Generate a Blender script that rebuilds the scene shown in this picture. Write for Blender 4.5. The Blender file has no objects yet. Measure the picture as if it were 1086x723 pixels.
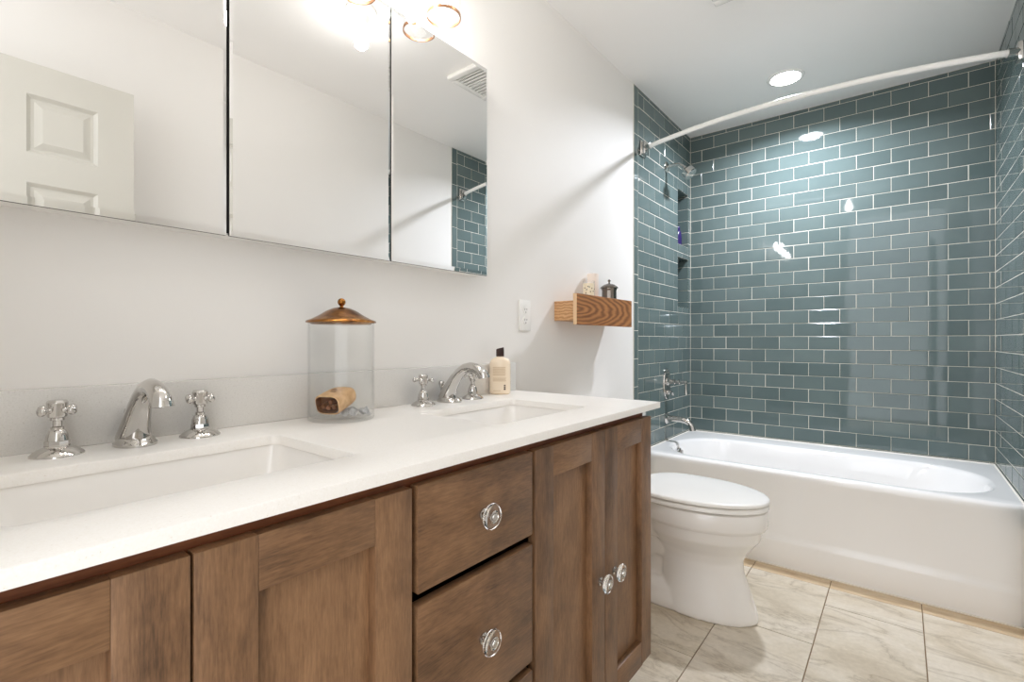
import bpy, bmesh, math, random
from mathutils import Vector, Matrix
random.seed(7)
PI = math.pi
sc = bpy.context.scene
COL = sc.collection

# ------------------------------------------------------------------ camera, world, exposure, area light
YAW = 0.67151
cam_data = bpy.data.cameras.new('camera')
cam_data.sensor_width = 36.0
cam_data.lens = 518.5 * 36.0 / 1086.0
cam_data.shift_y = -0.6 / 1086.0
cam_data.clip_start = 0.01
cam = bpy.data.objects.new('camera', cam_data)
COL.objects.link(cam)
cam.location = (1.1236, 0.0, 1.058)
cam.rotation_euler = (PI / 2, 0, YAW)
sc.camera = cam

world = bpy.data.worlds.new('fill_world')  # even ambient fill, added to brighten the room through its open near end
sc.world = world
world.use_nodes = True
bgn = world.node_tree.nodes['Background']
bgn.inputs['Color'].default_value = (0.955, 0.972, 1.0, 1)
bgn.inputs['Strength'].default_value = 2.5

sc.view_settings.view_transform = 'Standard'
sc.view_settings.look = 'None'
sc.view_settings.gamma = 1.0
sc.view_settings.use_curve_mapping = False
sc.view_settings.exposure = 0.23
try:
    sc.cycles.max_bounces = 14
    sc.cycles.diffuse_bounces = 8
    sc.cycles.glossy_bounces = 6
    sc.cycles.transmission_bounces = 10
    sc.cycles.transparent_max_bounces = 16
    sc.cycles.caustics_reflective = False
    sc.cycles.sample_clamp_indirect = 6.0
except Exception:
    pass

BULB_E = 48.0       # bare ceiling bulb
VANITY_E = 55.0      # bulbs of the vanity light
CAN_W = 23.0         # recessed light

CAN = (0.65, 2.91)
CEIL = 2.44
W = 1.490            # tile surface of the right wall
YB = 3.372           # tile surface of the back wall
YE = 2.471           # edge of the tiling
ld = bpy.data.lights.new('recessed_lamp', 'AREA')
ld.shape = 'DISK'; ld.size = 0.12; ld.spread = math.radians(155); ld.energy = CAN_W; ld.color = (0.85, 0.90, 1.0)
lo = bpy.data.objects.new('recessed_lamp', ld)
COL.objects.link(lo); lo.location = (CAN[0], CAN[1], CEIL - 0.012)

# ------------------------------------------------------------------ materials
def s2l(c):
    return tuple(((v / 255) / 12.92 if v / 255 <= 0.04045 else ((v / 255 + 0.055) / 1.055) ** 2.4) for v in c)

def rgba(c): return (*s2l(c), 1)

class NT:
    def __init__(self, name):
        self.m = bpy.data.materials.new(name); self.m.use_nodes = True
        self.t = self.m.node_tree; self.n = self.t.nodes
        self.p = self.n['Principled BSDF']; self.out = self.n['Material Output']
    def node(self, typ, **kw):
        n = self.n.new(typ)
        for k, v in kw.items():
            if k.startswith('i_'):
                key = k[2:].replace('_', ' ')
                n.inputs[key].default_value = v
            else: setattr(n, k, v)
        return n
    def link(self, a, b): self.t.links.new(a, b)
    def set(self, **kw):
        for k, v in kw.items(): self.p.inputs[k.replace('_', ' ')].default_value = v
        return self
    def math(self, op, a, b=None, c=None):
        n = self.n.new('ShaderNodeMath'); n.operation = op
        for i, v in enumerate((a, b, c)):
            if v is None: continue
            if isinstance(v, (int, float)): n.inputs[i].default_value = v
            else: self.link(v, n.inputs[i])
        return n.outputs[0]
    def ramp(self, fac, stops):
        n = self.n.new('ShaderNodeValToRGB'); e = n.color_ramp.elements
        while len(e) < len(stops): e.new(0.5)
        for el, (pos, c) in zip(e, stops):
            el.position = pos; el.color = rgba(c)
        self.link(fac, n.inputs[0]); return n.outputs[0]
    def mix(self, fac, a, b, mode='MIX'):
        n = self.n.new('ShaderNodeMix'); n.data_type = 'RGBA'; n.blend_type = mode
        for sock, v in ((n.inputs[0], fac), (n.inputs[6], a), (n.inputs[7], b)):
            if isinstance(v, (int, float, tuple)): sock.default_value = v
            else: self.link(v, sock)
        return n.outputs[2]
    def bump(self, h, strength=0.1, dist=0.002):
        b = self.node('ShaderNodeBump'); b.inputs['Strength'].default_value = strength
        b.inputs['Distance'].default_value = dist
        self.link(h, b.inputs['Height']); self.link(b.outputs[0], self.p.inputs['Normal'])
    def objco(self, scale=(1, 1, 1), island=True):
        tc = self.node('ShaderNodeTexCoord')
        mp = self.node('ShaderNodeMapping'); mp.inputs['Scale'].default_value = scale
        if island:
            g = self.node('ShaderNodeNewGeometry')
            r = self.math('MULTIPLY', g.outputs['Random Per Island'], 37.0)
            cx = self.node('ShaderNodeCombineXYZ')
            for i in range(3): self.link(r, cx.inputs[i])
            a = self.node('ShaderNodeVectorMath'); a.operation = 'ADD'
            self.link(tc.outputs['Object'], a.inputs[0]); self.link(cx.outputs[0], a.inputs[1])
            self.link(a.outputs[0], mp.inputs['Vector']); self.isl = g.outputs['Random Per Island']
        else: self.link(tc.outputs['Object'], mp.inputs['Vector'])
        return mp.outputs[0]
    def noise(self, vec, scale, detail=4, rough=0.5, dist=0.0):
        n = self.node('ShaderNodeTexNoise'); n.inputs['Scale'].default_value = scale
        n.inputs['Detail'].default_value = detail; n.inputs['Roughness'].default_value = rough
        n.inputs['Distortion'].default_value = dist
        if vec is not None: self.link(vec, n.inputs['Vector'])
        return n.outputs[0]

def simple(name, c, rough=0.5, metal=0.0, **kw):
    t = NT(name); t.set(Base_Color=rgba(c), Roughness=rough, Metallic=metal, **kw); return t.m

def paint(name, c, bump=0.06):
    t = NT(name); t.set(Base_Color=rgba(c), Roughness=0.55)
    v = t.objco(island=False)
    t.bump(t.noise(v, 180, 3), bump, 0.001); return t.m

def emit(name, c, strength):
    t = NT(name); t.set(Base_Color=(0.8, 0.8, 0.8, 1), Emission_Color=(*c, 1), Emission_Strength=strength); return t.m

def thin_glass(name, tint=(0.97, 0.98, 0.98), refl=1.0):
    t = NT(name)
    tr = t.node('ShaderNodeBsdfTransparent'); tr.inputs[0].default_value = (*tint, 1)
    gl = t.node('ShaderNodeBsdfGlossy'); gl.inputs['Roughness'].default_value = 0.02
    lw = t.node('ShaderNodeLayerWeight'); lw.inputs['Blend'].default_value = 0.5
    f = t.math('MULTIPLY_ADD', t.math('POWER', lw.outputs['Facing'], 5.0), 0.80 * refl, 0.022)
    mx = t.node('ShaderNodeMixShader')
    t.link(f, mx.inputs[0]); t.link(tr.outputs[0], mx.inputs[1]); t.link(gl.outputs[0], mx.inputs[2])
    t.link(mx.outputs[0], t.out.inputs[0]); return t.m

def wood(name, axis, dark, mid, light, rough=0.42, scale=1.0):
    t = NT(name); t.set(Roughness=rough)
    s = [13 * scale] * 3; s[axis] = 2.6 * scale
    v = t.objco(tuple(s))
    big = t.noise(v, 1.0, 8, 0.68, 0.9)
    s2 = [420 * scale] * 3; s2[axis] = 40.0 * scale
    v2 = t.objco(tuple(s2))
    fine = t.noise(v2, 1.0, 3, 0.6)
    blot = t.noise(t.objco((6, 6, 6)), 1.0, 5, 0.65, 0.4)
    mixv = t.math('ADD', t.math('MULTIPLY', big, 0.45), t.math('MULTIPLY', fine, 0.27))
    mixv = t.math('ADD', mixv, t.math('MULTIPLY', blot, 0.33))
    mixv = t.math('ADD', mixv, t.math('MULTIPLY', t.math('SUBTRACT', t.isl, 0.5), 0.05))
    col = t.ramp(mixv, [(0.38, dark), (0.53, mid), (0.68, light)])
    t.link(col, t.p.inputs['Base Color'])
    t.bump(fine, 0.12, 0.001); return t.m

def oak(name, c1, c2, centre, freq=60.0, stretch=0.22):
    t = NT(name); t.set(Roughness=0.5)
    tc = t.node('ShaderNodeTexCoord'); mp = t.node('ShaderNodeMapping')
    mp.inputs['Location'].default_value = centre; mp.inputs['Scale'].default_value = (1.0, stretch, 1.0)
    t.link(tc.outputs['Object'], mp.inputs['Vector'])
    w = t.node('ShaderNodeTexWave'); w.wave_type = 'RINGS'; w.rings_direction = 'X'
    w.inputs['Scale'].default_value = freq; w.inputs['Distortion'].default_value = 5.0
    w.inputs['Detail'].default_value = 2; w.inputs['Detail Scale'].default_value = 1.2
    t.link(mp.outputs[0], w.inputs['Vector'])
    fine = t.noise(t.objco((300, 6, 300), False), 1.0, 2)
    f = t.math('ADD', t.math('MULTIPLY', w.outputs['Fac'], 0.65), t.math('MULTIPLY', fine, 0.4))
    t.link(t.ramp(f, [(0.15, c1), (0.85, c2)]), t.p.inputs['Base Color'])
    return t.m

M = {}
M['wall'] = paint('wall_paint', (233, 230, 226))
M['ceiling'] = paint('ceiling_paint', (248, 246, 244), 0.10)
M['door'] = simple('door_paint', (204, 201, 192), 0.4)
M['white'] = simple('white_plastic', (241, 239, 235), 0.22)
M['rodwhite'] = simple('white_enamel', (240, 239, 236), 0.25)
M['ceramic'] = simple('white_ceramic', (240, 237, 233), 0.10, Coat_Weight=0.4)
M['tub'] = simple('tub_enamel', (242, 240, 238), 0.12, Coat_Weight=0.3)
M['chrome'] = simple('chrome', (205, 202, 198), 0.05, 1.0)
M['darkchrome'] = simple('drain_metal', (120, 118, 116), 0.25, 1.0)
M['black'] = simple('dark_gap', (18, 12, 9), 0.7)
M['slot'] = simple('slot_dark', (44, 41, 38), 0.7)
M['mirror'] = simple('mirror', (247, 247, 246), 0.0, 1.0)
M['brass'] = None
t = NT('aged_copper'); t.set(Metallic=1.0, Roughness=0.24)
t.link(t.ramp(t.noise(t.objco((1, 1, 1), False), 38, 4, 0.6), [(0.35, (104, 62, 26)), (0.6, (168, 114, 54)), (0.75, (200, 150, 88))]), t.p.inputs['Base Color']); M['brass'] = t.m
M['copper'] = simple('copper_ring', (190, 142, 108), 0.30, 1.0)
M['pewter'] = simple('pewter', (120, 112, 104), 0.22, 1.0)
M['glass'] = thin_glass('clear_glass', (0.992, 0.995, 0.995), 0.8)
M['shade'] = thin_glass('lamp_glass', (0.97, 0.975, 0.975))
t = NT('knob_glass'); t.set(Base_Color=(1, 1, 1, 1), Roughness=0.02, IOR=1.5, Transmission_Weight=1.0); M['knobglass'] = t.m
M['bulb'] = emit('lit_bulb', (1.0, 0.985, 0.965), BULB_E)
M['vbulb'] = emit('lit_vanity_bulb', (1.0, 0.985, 0.96), VANITY_E)
M['lens'] = emit('lit_lens', (0.97, 0.98, 1.0), 40.0)
# vanity wood, two grain directions
M['wood_v'] = wood('stained_maple_upright', 2, (80, 57, 39), (126, 93, 65), (156, 119, 86))
M['wood_h'] = wood('stained_maple_level', 1, (78, 55, 37), (124, 91, 63), (153, 117, 84))
M['inside'] = simple('gap_shade_inside', (34, 20, 13), 0.7)  # shade put into the colour, so gaps between the fronts read black
M['frame'] = wood('face_frame_wood', 1, (74, 36, 18), (112, 62, 32), (134, 80, 46), 0.5)
M['oak_front'] = oak('oak_front', (118, 72, 36), (176, 120, 70), (0.0, 0.056, -0.045), 25.0, 0.20)
M['oak_side'] = oak('oak_side', (176, 126, 80), (214, 170, 124), (0.3, 0.0, 0.15), 30.0, 0.5)
M['oak_edge'] = simple('oak_edge', (222, 188, 148), 0.5)
# quartz
t = NT('quartz'); t.set(Roughness=0.36)
v = t.objco(island=False)
n1 = t.noise(v, 420, 2, 0.6); n2 = t.noise(v, 160, 3, 0.6)
f = t.math('ADD', t.math('MULTIPLY', n1, 0.7), t.math('MULTIPLY', n2, 0.3))
t.link(t.ramp(f, [(0.27, (222, 214, 203)), (0.36, (243, 239, 233)), (0.72, (248, 245, 241))]), t.p.inputs['Base Color']); M['quartz'] = t.m
t = NT('quartz_splash'); t.set(Roughness=0.25)
v = t.objco(island=False)
n1 = t.noise(v, 420, 2, 0.6); n2 = t.noise(v, 160, 3, 0.6)
f = t.math('ADD', t.math('MULTIPLY', n1, 0.7), t.math('MULTIPLY', n2, 0.3))
t.link(t.ramp(f, [(0.28, (190, 184, 175)), (0.40, (214, 211, 206)), (0.72, (222, 219, 215))]), t.p.inputs['Base Color']); M['splash'] = t.m
# glass wall tile
t = NT('teal_glass_tile'); t.set(Roughness=0.04, IOR=1.42)
v = t.objco((1, 1, 1))
fac = t.math('ADD', t.math('MULTIPLY', t.noise(v, 7, 3, 0.6), 0.5), t.math('MULTIPLY', t.isl, 0.5))
t.link(t.ramp(fac, [(0.15, (86, 100, 99)), (0.5, (95, 109, 108)), (0.9, (105, 119, 117))]), t.p.inputs['Base Color'])
M['tile'] = t.m
M['tile_edge'] = simple('glass_tile_edge', (70, 88, 83), 0.1)
M['grout'] = simple('tile_grout', (214, 209, 198), 0.8)
# floor
t = NT('porcelain_floor_tile'); t.set(Roughness=0.30)
v = t.objco((1.0, 1.0, 1.0))
warp = t.noise(t.objco((1.2, 2.6, 1.0)), 2.0, 6, 0.62, 0.8)
v2 = t.objco((1.3, 3.6, 1.0))
vein = t.noise(v2, 1.7, 9, 0.6, 0.7)
ridge = t.math('ABSOLUTE', t.math('SUBTRACT', vein, 0.5))
veinm = t.ramp(ridge, [(0.0, (206, 200, 192)), (0.012, (238, 236, 233)), (0.05, (255, 255, 255))])
base = t.ramp(warp, [(0.30, (186, 172, 150)), (0.45, (211, 200, 181)), (0.62, (222, 213, 198))])
fine = t.ramp(t.noise(v, 60, 5, 0.7), [(0.3, (228, 226, 222)), (0.7, (255, 255, 255))])
c = t.mix(0.75, base, veinm, 'MULTIPLY'); c = t.mix(0.6, c, fine, 'MULTIPLY')
t.link(c, t.p.inputs['Base Color']); M['floor'] = t.m
t = NT('tan_floor_strip'); t.set(Roughness=0.35)
v = t.objco((2, 8, 1))
t.link(t.ramp(t.noise(v, 5, 5, 0.6, 0.5), [(0.3, (190, 162, 126)), (0.6, (213, 192, 160))]), t.p.inputs['Base Color']); M['strip'] = t.m
M['fgrout'] = simple('floor_grout', (140, 118, 92), 0.9)
M['caulk'] = simple('caulk', (238, 232, 222), 0.5)
# small goods
t = NT('kraft_paper'); t.set(Roughness=0.8)
t.link(t.ramp(t.noise(t.objco(island=False), 60, 4), [(0.3, (205, 160, 112)), (0.7, (232, 194, 148))]), t.p.inputs['Base Color']); M['kraft'] = t.m
M['kraftin'] = simple('brown_filling', (122, 72, 32), 0.7)
M['print'] = simple('brown_print', (140, 92, 60), 0.7)
M['foil'] = simple('white_wrapper', (226, 226, 226), 0.35)
M['lotion'] = simple('cream_lotion', (240, 222, 198), 0.25)
M['labelc'] = simple('tan_label', (214, 190, 158), 0.5)
M['labeldk'] = simple('dark_print', (70, 52, 40), 0.5)
M['cap'] = simple('dark_brown_cap', (48, 22, 14), 0.3)
M['candle'] = simple('cream_wax', (243, 231, 204), 0.35)
M['candle2'] = simple('pale_pink_wax', (244, 232, 222), 0.4)
M['purple'] = simple('purple_plastic', (48, 34, 92), 0.25)
M['acrylic'] = thin_glass('clear_acrylic', (0.93, 0.93, 0.92))

# ------------------------------------------------------------------ mesh builder
class MB:
    def __init__(self, *mats):
        self.bm = bmesh.new(); self.mats = list(mats)
    def _merge(self, b, mi, smooth):
        for f in b.faces:
            f.material_index = mi; f.smooth = smooth
        me = bpy.data.meshes.new('tmp'); b.to_mesh(me); b.free()
        self.bm.from_mesh(me); bpy.data.meshes.remove(me)
    def box(self, a, b, mi=0, bev=0.0, seg=2, rot=None):
        a = Vector(a); b = Vector(b); m = bmesh.new()
        bmesh.ops.create_cube(m, size=1.0)
        c = (a + b) / 2; d = b - a
        for v in m.verts: v.co = Vector((v.co.x * d.x, v.co.y * d.y, v.co.z * d.z))
        if bev > 0:
            bmesh.ops.bevel(m, geom=list(m.edges), offset=bev, segments=seg, profile=0.5, affect='EDGES')
        for v in m.verts:
            if rot is not None: v.co = rot @ v.co
            v.co += c
        self._merge(m, mi, bev > 0 and seg > 1); return self
    def lathe(self, prof, loc=(0, 0, 0), mi=0, n=32, rot=None, caps=True, sx=1.0, sy=1.0):
        m = bmesh.new(); rings = []
        for r, z in prof:
            if r < 1e-6: rings.append([m.verts.new((0, 0, z))])
            else: rings.append([m.verts.new((sx * r * math.cos(2 * PI * i / n), sy * r * math.sin(2 * PI * i / n), z)) for i in range(n)])
        for A, B in zip(rings, rings[1:]):
            if len(A) == 1 and len(B) == 1: continue
            for i in range(n):
                j = (i + 1) % n
                if len(A) == 1: m.faces.new((A[0], B[i], B[j])) if False else m.faces.new((A[0], B[j], B[i]))
                elif len(B) == 1: m.faces.new((A[i], A[j], B[0]))
                else: m.faces.new((A[i], A[j], B[j], B[i]))
        if caps:
            if len(rings[0]) > 1: m.faces.new(list(reversed(rings[0])))
            if len(rings[-1]) > 1: m.faces.new(rings[-1])
        bmesh.ops.recalc_face_normals(m, faces=m.faces)
        for v in m.verts:
            if rot is not None: v.co = rot @ v.co
            v.co += Vector(loc)
        self._merge(m, mi, True); return self
    def sphere(self, c, r, mi=0, n=16, scale=(1, 1, 1)):
        m = bmesh.new(); bmesh.ops.create_uvsphere(m, u_segments=n, v_segments=max(8, n // 2 + 2), radius=r)
        for v in m.verts: v.co = Vector((v.co.x * scale[0], v.co.y * scale[1], v.co.z * scale[2])) + Vector(c)
        self._merge(m, mi, True); return self
    def tube(self, pts, rad, mi=0, n=16, flat=1.0, up=(0, 0, 1), caps=True):
        pts = [Vector(p) for p in pts]; k = len(pts)
        if not isinstance(rad, (list, tuple)): rad = [rad] * k
        m = bmesh.new(); rings = []; ref = None
        for i, p in enumerate(pts):
            tg = (pts[min(i + 1, k - 1)] - pts[max(i - 1, 0)]).normalized()
            if ref is None:
                u = Vector(up)
                if abs(u.dot(tg)) > 0.95: u = Vector((1, 0, 0)) if abs(tg.x) < 0.9 else Vector((0, 1, 0))
                ref = (u - tg * u.dot(tg)).normalized()
            else: ref = (ref - tg * ref.dot(tg)).normalized()
            bi = tg.cross(ref)
            rings.append([m.verts.new(p + rad[i] * (flat * math.cos(2 * PI * j / n) * ref + math.sin(2 * PI * j / n) * bi)) for j in range(n)])
        for A, B in zip(rings, rings[1:]):
            for j in range(n):
                q = (j + 1) % n; m.faces.new((A[j], A[q], B[q], B[j]))
        if caps:
            m.faces.new(list(reversed(rings[0]))); m.faces.new(rings[-1])
        bmesh.ops.recalc_face_normals(m, faces=m.faces)
        self._merge(m, mi, True); return self
    def loft(self, rings, mi=0, cap0=True, cap1=True, flip=False):
        m = bmesh.new(); R = [[m.verts.new(p) for p in r] for r in rings]; n = len(R[0])
        for A, B in zip(R, R[1:]):
            for j in range(n):
                q = (j + 1) % n; m.faces.new((A[j], A[q], B[q], B[j]))
        if cap0: m.faces.new(list(reversed(R[0])))
        if cap1: m.faces.new(R[-1])
        bmesh.ops.recalc_face_normals(m, faces=m.faces)
        if flip: bmesh.ops.reverse_faces(m, faces=m.faces)
        self._merge(m, mi, True); return self
    def poly(self, pts, mi=0):
        vs = [self.bm.verts.new(p) for p in pts]; f = self.bm.faces.new(vs); f.material_index = mi; return self
    def build(self, name, parent=None, world=True, angle=40):
        off = Vector((0, 0, 0))
        if parent is not None and world:
            o = parent
            while o is not None: off += o.location; o = o.parent
        for v in self.bm.verts: v.co -= off
        me = bpy.data.meshes.new(name); self.bm.to_mesh(me); self.bm.free()
        for m in self.mats: me.materials.append(m)
        me.set_sharp_from_angle(angle=math.radians(angle))
        ob = bpy.data.objects.new(name, me); COL.objects.link(ob)
        if parent is not None: ob.parent = parent
        return ob

def recentre(o):
    """put a top-level mesh object's origin at its own base"""
    vs = [v.co for v in o.data.vertices]
    lo_ = Vector([min(v[i] for v in vs) for i in range(3)]); hi_ = Vector([max(v[i] for v in vs) for i in range(3)])
    c = Vector(((lo_.x + hi_.x) / 2, (lo_.y + hi_.y) / 2, lo_.z))
    for v in o.data.vertices: v.co -= c
    o.location = c; return o

def tag(o, label, cat, group=None):
    o['label'] = label; o['category'] = cat
    if group: o['group'] = group
    return o

def thing(name, label, cat, loc=(0, 0, 0), rz=0.0, group=None):
    o = bpy.data.objects.new(name, None); COL.objects.link(o)
    o.location = loc; o.rotation_euler = (0, 0, rz); o.empty_display_size = 0.05
    return tag(o, label, cat, group)

def struct(o):
    o['kind'] = 'structure'; return o

def copy_tree(o, parent=None):
    c = o.copy(); COL.objects.link(c)
    if parent is not None: c.parent = parent
    for ch in list(o.children): copy_tree(ch, c)
    return c

RX = lambda a: Matrix.Rotation(a, 3, 'X')
RY = lambda a: Matrix.Rotation(a, 3, 'Y')
RZ = lambda a: Matrix.Rotation(a, 3, 'Z')
TOX = RY(PI / 2)      # +z -> +x

# ------------------------------------------------------------------ room shell
YN = -0.13            # near wall (doorway end)
PW = -0.005           # painted face of the left wall
PR = W + 0.005
b = MB(M['fgrout'], M['floor'], M['strip'], M['caulk'])
b.box((-0.12, YN - 1.4, -0.06), (W + 0.14, YB + 0.1, -0.003), 0)
g = 0.0016
xs = [-0.03 + 0.305 * i for i in range(0, 6)]
for i in range(5):
    x0, x1 = max(xs[i], 0.0), min(xs[i + 1], W + 0.004)
    y0 = {0: 1.985, 1: 1.655, 2: 1.985, 3: 2.312, 4: 1.985}[i]
    cuts = sorted(y0 + 0.61 * k for k in range(-7, 4))
    for a, c_ in zip(cuts, cuts[1:]):
        lo_, hi_ = max(a, YN - 1.2), min(c_, 2.482)
        if hi_ - lo_ > 0.02: b.box((x0 + g, lo_ + g, -0.02), (x1 - g, hi_ - g, 0.0), 1, 0.0008, 1)
    b.box((x0 + g, 2.482 + g, -0.02), (x1 - g, 2.567, 0.0), 2, 0.0008, 1)
b.box((0.0, 2.567, -0.01), (W, 2.574, 0.004), 3)
struct(b.build('floor'))

b = MB(M['ceiling']); b.box((-0.12, YN - 0.1, CEIL), (W + 0.14, YB + 0.1, CEIL + 0.1)); struct(b.build('ceiling'))
b = MB(M['wall']); b.box((-0.12, YN - 0.1, 0.0), (PW, YE, CEIL)); struct(b.build('wall_left'))
b = MB(M['wall']); b.box((PR, YN - 0.1, 0.0), (W + 0.14, YE, CEIL)); struct(b.build('wall_right'))
DX0, DX1 = 0.64, 1.40
b = MB(M['wall'])
b.box((PW, YN - 0.1, 0.0), (DX0, YN, CEIL)); struct(b.build('wall_near'))  # only a stub; header and right part left out to admit more fill light
b = MB(M['white'])
b.box((PW, 1.40, 0.0), (PW + 0.014, YE - 0.005, 0.10), 0, 0.004); struct(b.build('baseboard_left'))
b = MB(M['white'])
b.box((PR - 0.014, YN + 0.75, 0.0), (PR, YE - 0.005, 0.10), 0, 0.004); struct(b.build('baseboard_right'))
b = MB(M['white'])
b.box((DX0 - 0.012, YN - 0.11, 0), (DX0 + 0.012, YN + 0.012, CEIL), 0, 0.003); struct(b.build('trim_1'))

# glass tile walls: real bevelled tiles over grout
PH, PWD, GR = 0.0785, 0.155, 0.0024
ZL0 = 1.058 + 1.3587
def tile_quad(b, O, U, V, N, u0, u1, v0, v1, seed_tilt=True):
    """one bevelled tile on plane O + u U + v V, front face along N"""
    if u1 - u0 < 0.006 or v1 - v0 < 0.006: return
    O, U, V, N = Vector(O), Vector(U), Vector(V), Vector(N)
    u0 += GR / 2; u1 -= GR / 2; v0 += GR / 2; v1 -= GR / 2
    if u1 - u0 < 0.003 or v1 - v0 < 0.003: return
    be = min(0.0021, (u1 - u0) / 4, (v1 - v0) / 4)
    ta, tb, tc_ = random.gauss(0, 0.0022), random.gauss(0, 0.0022), random.gauss(0, 0.0002)
    def pt(u, v, d):
        return O + U * u + V * v + N * d
    um, vm = (u0 + u1) / 2, (v0 + v1) / 2
    def dz(u, v): return ta * (u - um) + tb * (v - vm) + tc_
    rings = []
    for ins, d in ((0, -0.004), (0, -0.0014), (be, 0.0)):
        rings.append([pt(u, v, d + dz(u, v)) for u, v in ((u0 + ins, v0 + ins), (u1 - ins, v0 + ins), (u1 - ins, v1 - ins), (u0 + ins, v1 - ins))])
    bm = b.bm; R = [[bm.verts.new(p) for p in r] for r in rings]
    fs = []
    for A, B in zip(R, R[1:]):
        for j in range(4):
            q = (j + 1) % 4; fs.append(bm.faces.new((A[j], A[q], B[q], B[j])))
    fs.append(bm.faces.new(R[-1]))
    for f in fs[:-1]: f.material_index = 2
    fs[-1].material_index = 1
    if fs[-1].normal.dot(N) < 0 or True:
        fs[-1].normal_update()
        if fs[-1].normal.dot(N) < 0:
            for f in fs: f.normal_flip()

def sub(rects, hole):
    out = []
    hu0, hu1, hv0, hv1 = hole
    for (u0, u1, v0, v1) in rects:
        if u1 <= hu0 or u0 >= hu1 or v1 <= hv0 or v0 >= hv1: out.append((u0, u1, v0, v1)); continue
        if u0 < hu0: out.append((u0, hu0, v0, v1)); u0 = hu0
        if u1 > hu1: out.append((hu1, u1, v0, v1)); u1 = hu1
        if v0 < hv0: out.append((u0, u1, v0, hv0)); v0 = hv0
        if v1 > hv1: out.append((u0, u1, hv1, v1)); v1 = hv1
    return out

def tile_field(b, O, U, V, N, u0, u1, v0, v1, phase, holes=(), flipu=False):
    """running bond, rows locked to the world height ZL0 (v is world z)"""
    k = -1
    while ZL0 - k * PH > v0:
        top, bot = ZL0 - k * PH, ZL0 - (k + 1) * PH
        off = phase if k % 2 == 0 else phase - PWD / 2
        n = math.floor((u0 - off) / PWD)
        while off + n * PWD < u1:
            a, c_ = max(off + n * PWD, u0), min(off + (n + 1) * PWD, u1)
            rs = [(a, c_, max(bot, v0), min(top, v1))]
            for h in holes: rs = sub(rs, h)
            for r in rs:
                if r[1] > r[0] and r[3] > r[2]: tile_quad(b, O, U, V, N, *r)
            n += 1
        k += 1

TZ0 = 0.36
b = MB(M['grout'], M['tile'], M['tile_edge'])
b.box((-0.1, YB + 0.0012, 0.0), (W + 0.1, YB + 0.1, CEIL), 0)
tile_field(b, (0, YB, 0), (1, 0, 0), (0, 0, 1), (0, -1, 0), 0.0, W, TZ0, CEIL, -0.002)
struct(b.build('wall_back', angle=5))

TW = 0.055
NICHES = [(3.134, 3.331, 1.684, 2.036), (3.134, 3.331, 1.276, 1.600)]
ND = 0.095
b = MB(M['grout'], M['tile'], M['tile_edge'])
# backing, built round the two recesses
rects = [(YE, YB + 0.05, 0.0, CEIL)]
for h in NICHES: rects = sub(rects, h)
for r in rects: b.box((-0.10, r[0], r[2]), (-0.0012, r[1], r[3]), 0)
b.box((-0.12, YE, 0), (-ND, YB + 0.05, CEIL), 0)
tile_field(b, (0, 0, 0), (0, 1, 0), (0, 0, 1), (1, 0, 0), YE + TW, YB, TZ0, CEIL, 2.600, NICHES)
z = 2.331 + 0.1525
while z > TZ0:
    tile_quad(b, (0, 0, 0), (0, 1, 0), (0, 0, 1), (1, 0, 0), YE, YE + TW, max(z - 0.1525, 0.2), min(z, CEIL)); z -= 0.1525
for (a, c_, z0, z1) in NICHES:
    e = 0.0016
    tile_field(b, (-ND + e, 0, 0), (0, 1, 0), (0, 0, 1), (1, 0, 0), a, c_, z0, z1, 3.20)
    tile_field(b, (0, c_ - e, 0), (1, 0, 0), (0, 0, 1), (0, -1, 0), -ND, 0.0, z0, z1, 0.0)
    tile_field(b, (0, a + e, 0), (1, 0, 0), (0, 0, 1), (0, 1, 0), -ND, 0.0, z0, z1, 0.0)
    tile_quad(b, (0, 0, z0 + e), (1, 0, 0), (0, 1, 0), (0, 0, 1), -ND, 0.0, a, c_)
    tile_quad(b, (0, 0, z1 - e), (1, 0, 0), (0, 1, 0), (0, 0, -1), -ND, 0.0, a, c_)
struct(b.build('wall_alcove_left', angle=5))
b = MB(M['grout'], M['tile'], M['tile_edge'])
b.box((W + 0.0012, YE, 0.0), (W + 0.14, YB + 0.05, CEIL), 0)
tile_field(b, (W, 0, 0), (0, 1, 0), (0, 0, 1), (-1, 0, 0), YE + TW, YB, TZ0, CEIL, 2.600)
z = 2.331 + 0.1525
while z > TZ0:
    tile_quad(b, (W, 0, 0), (0, 1, 0), (0, 0, 1), (-1, 0, 0), YE, YE + TW, max(z - 0.1525, 0.2), min(z, CEIL)); z -= 0.1525
for z0, z1 in ((0.0, TZ0 - 0.02),): pass
struct(b.build('wall_alcove_right', angle=5))

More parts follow.
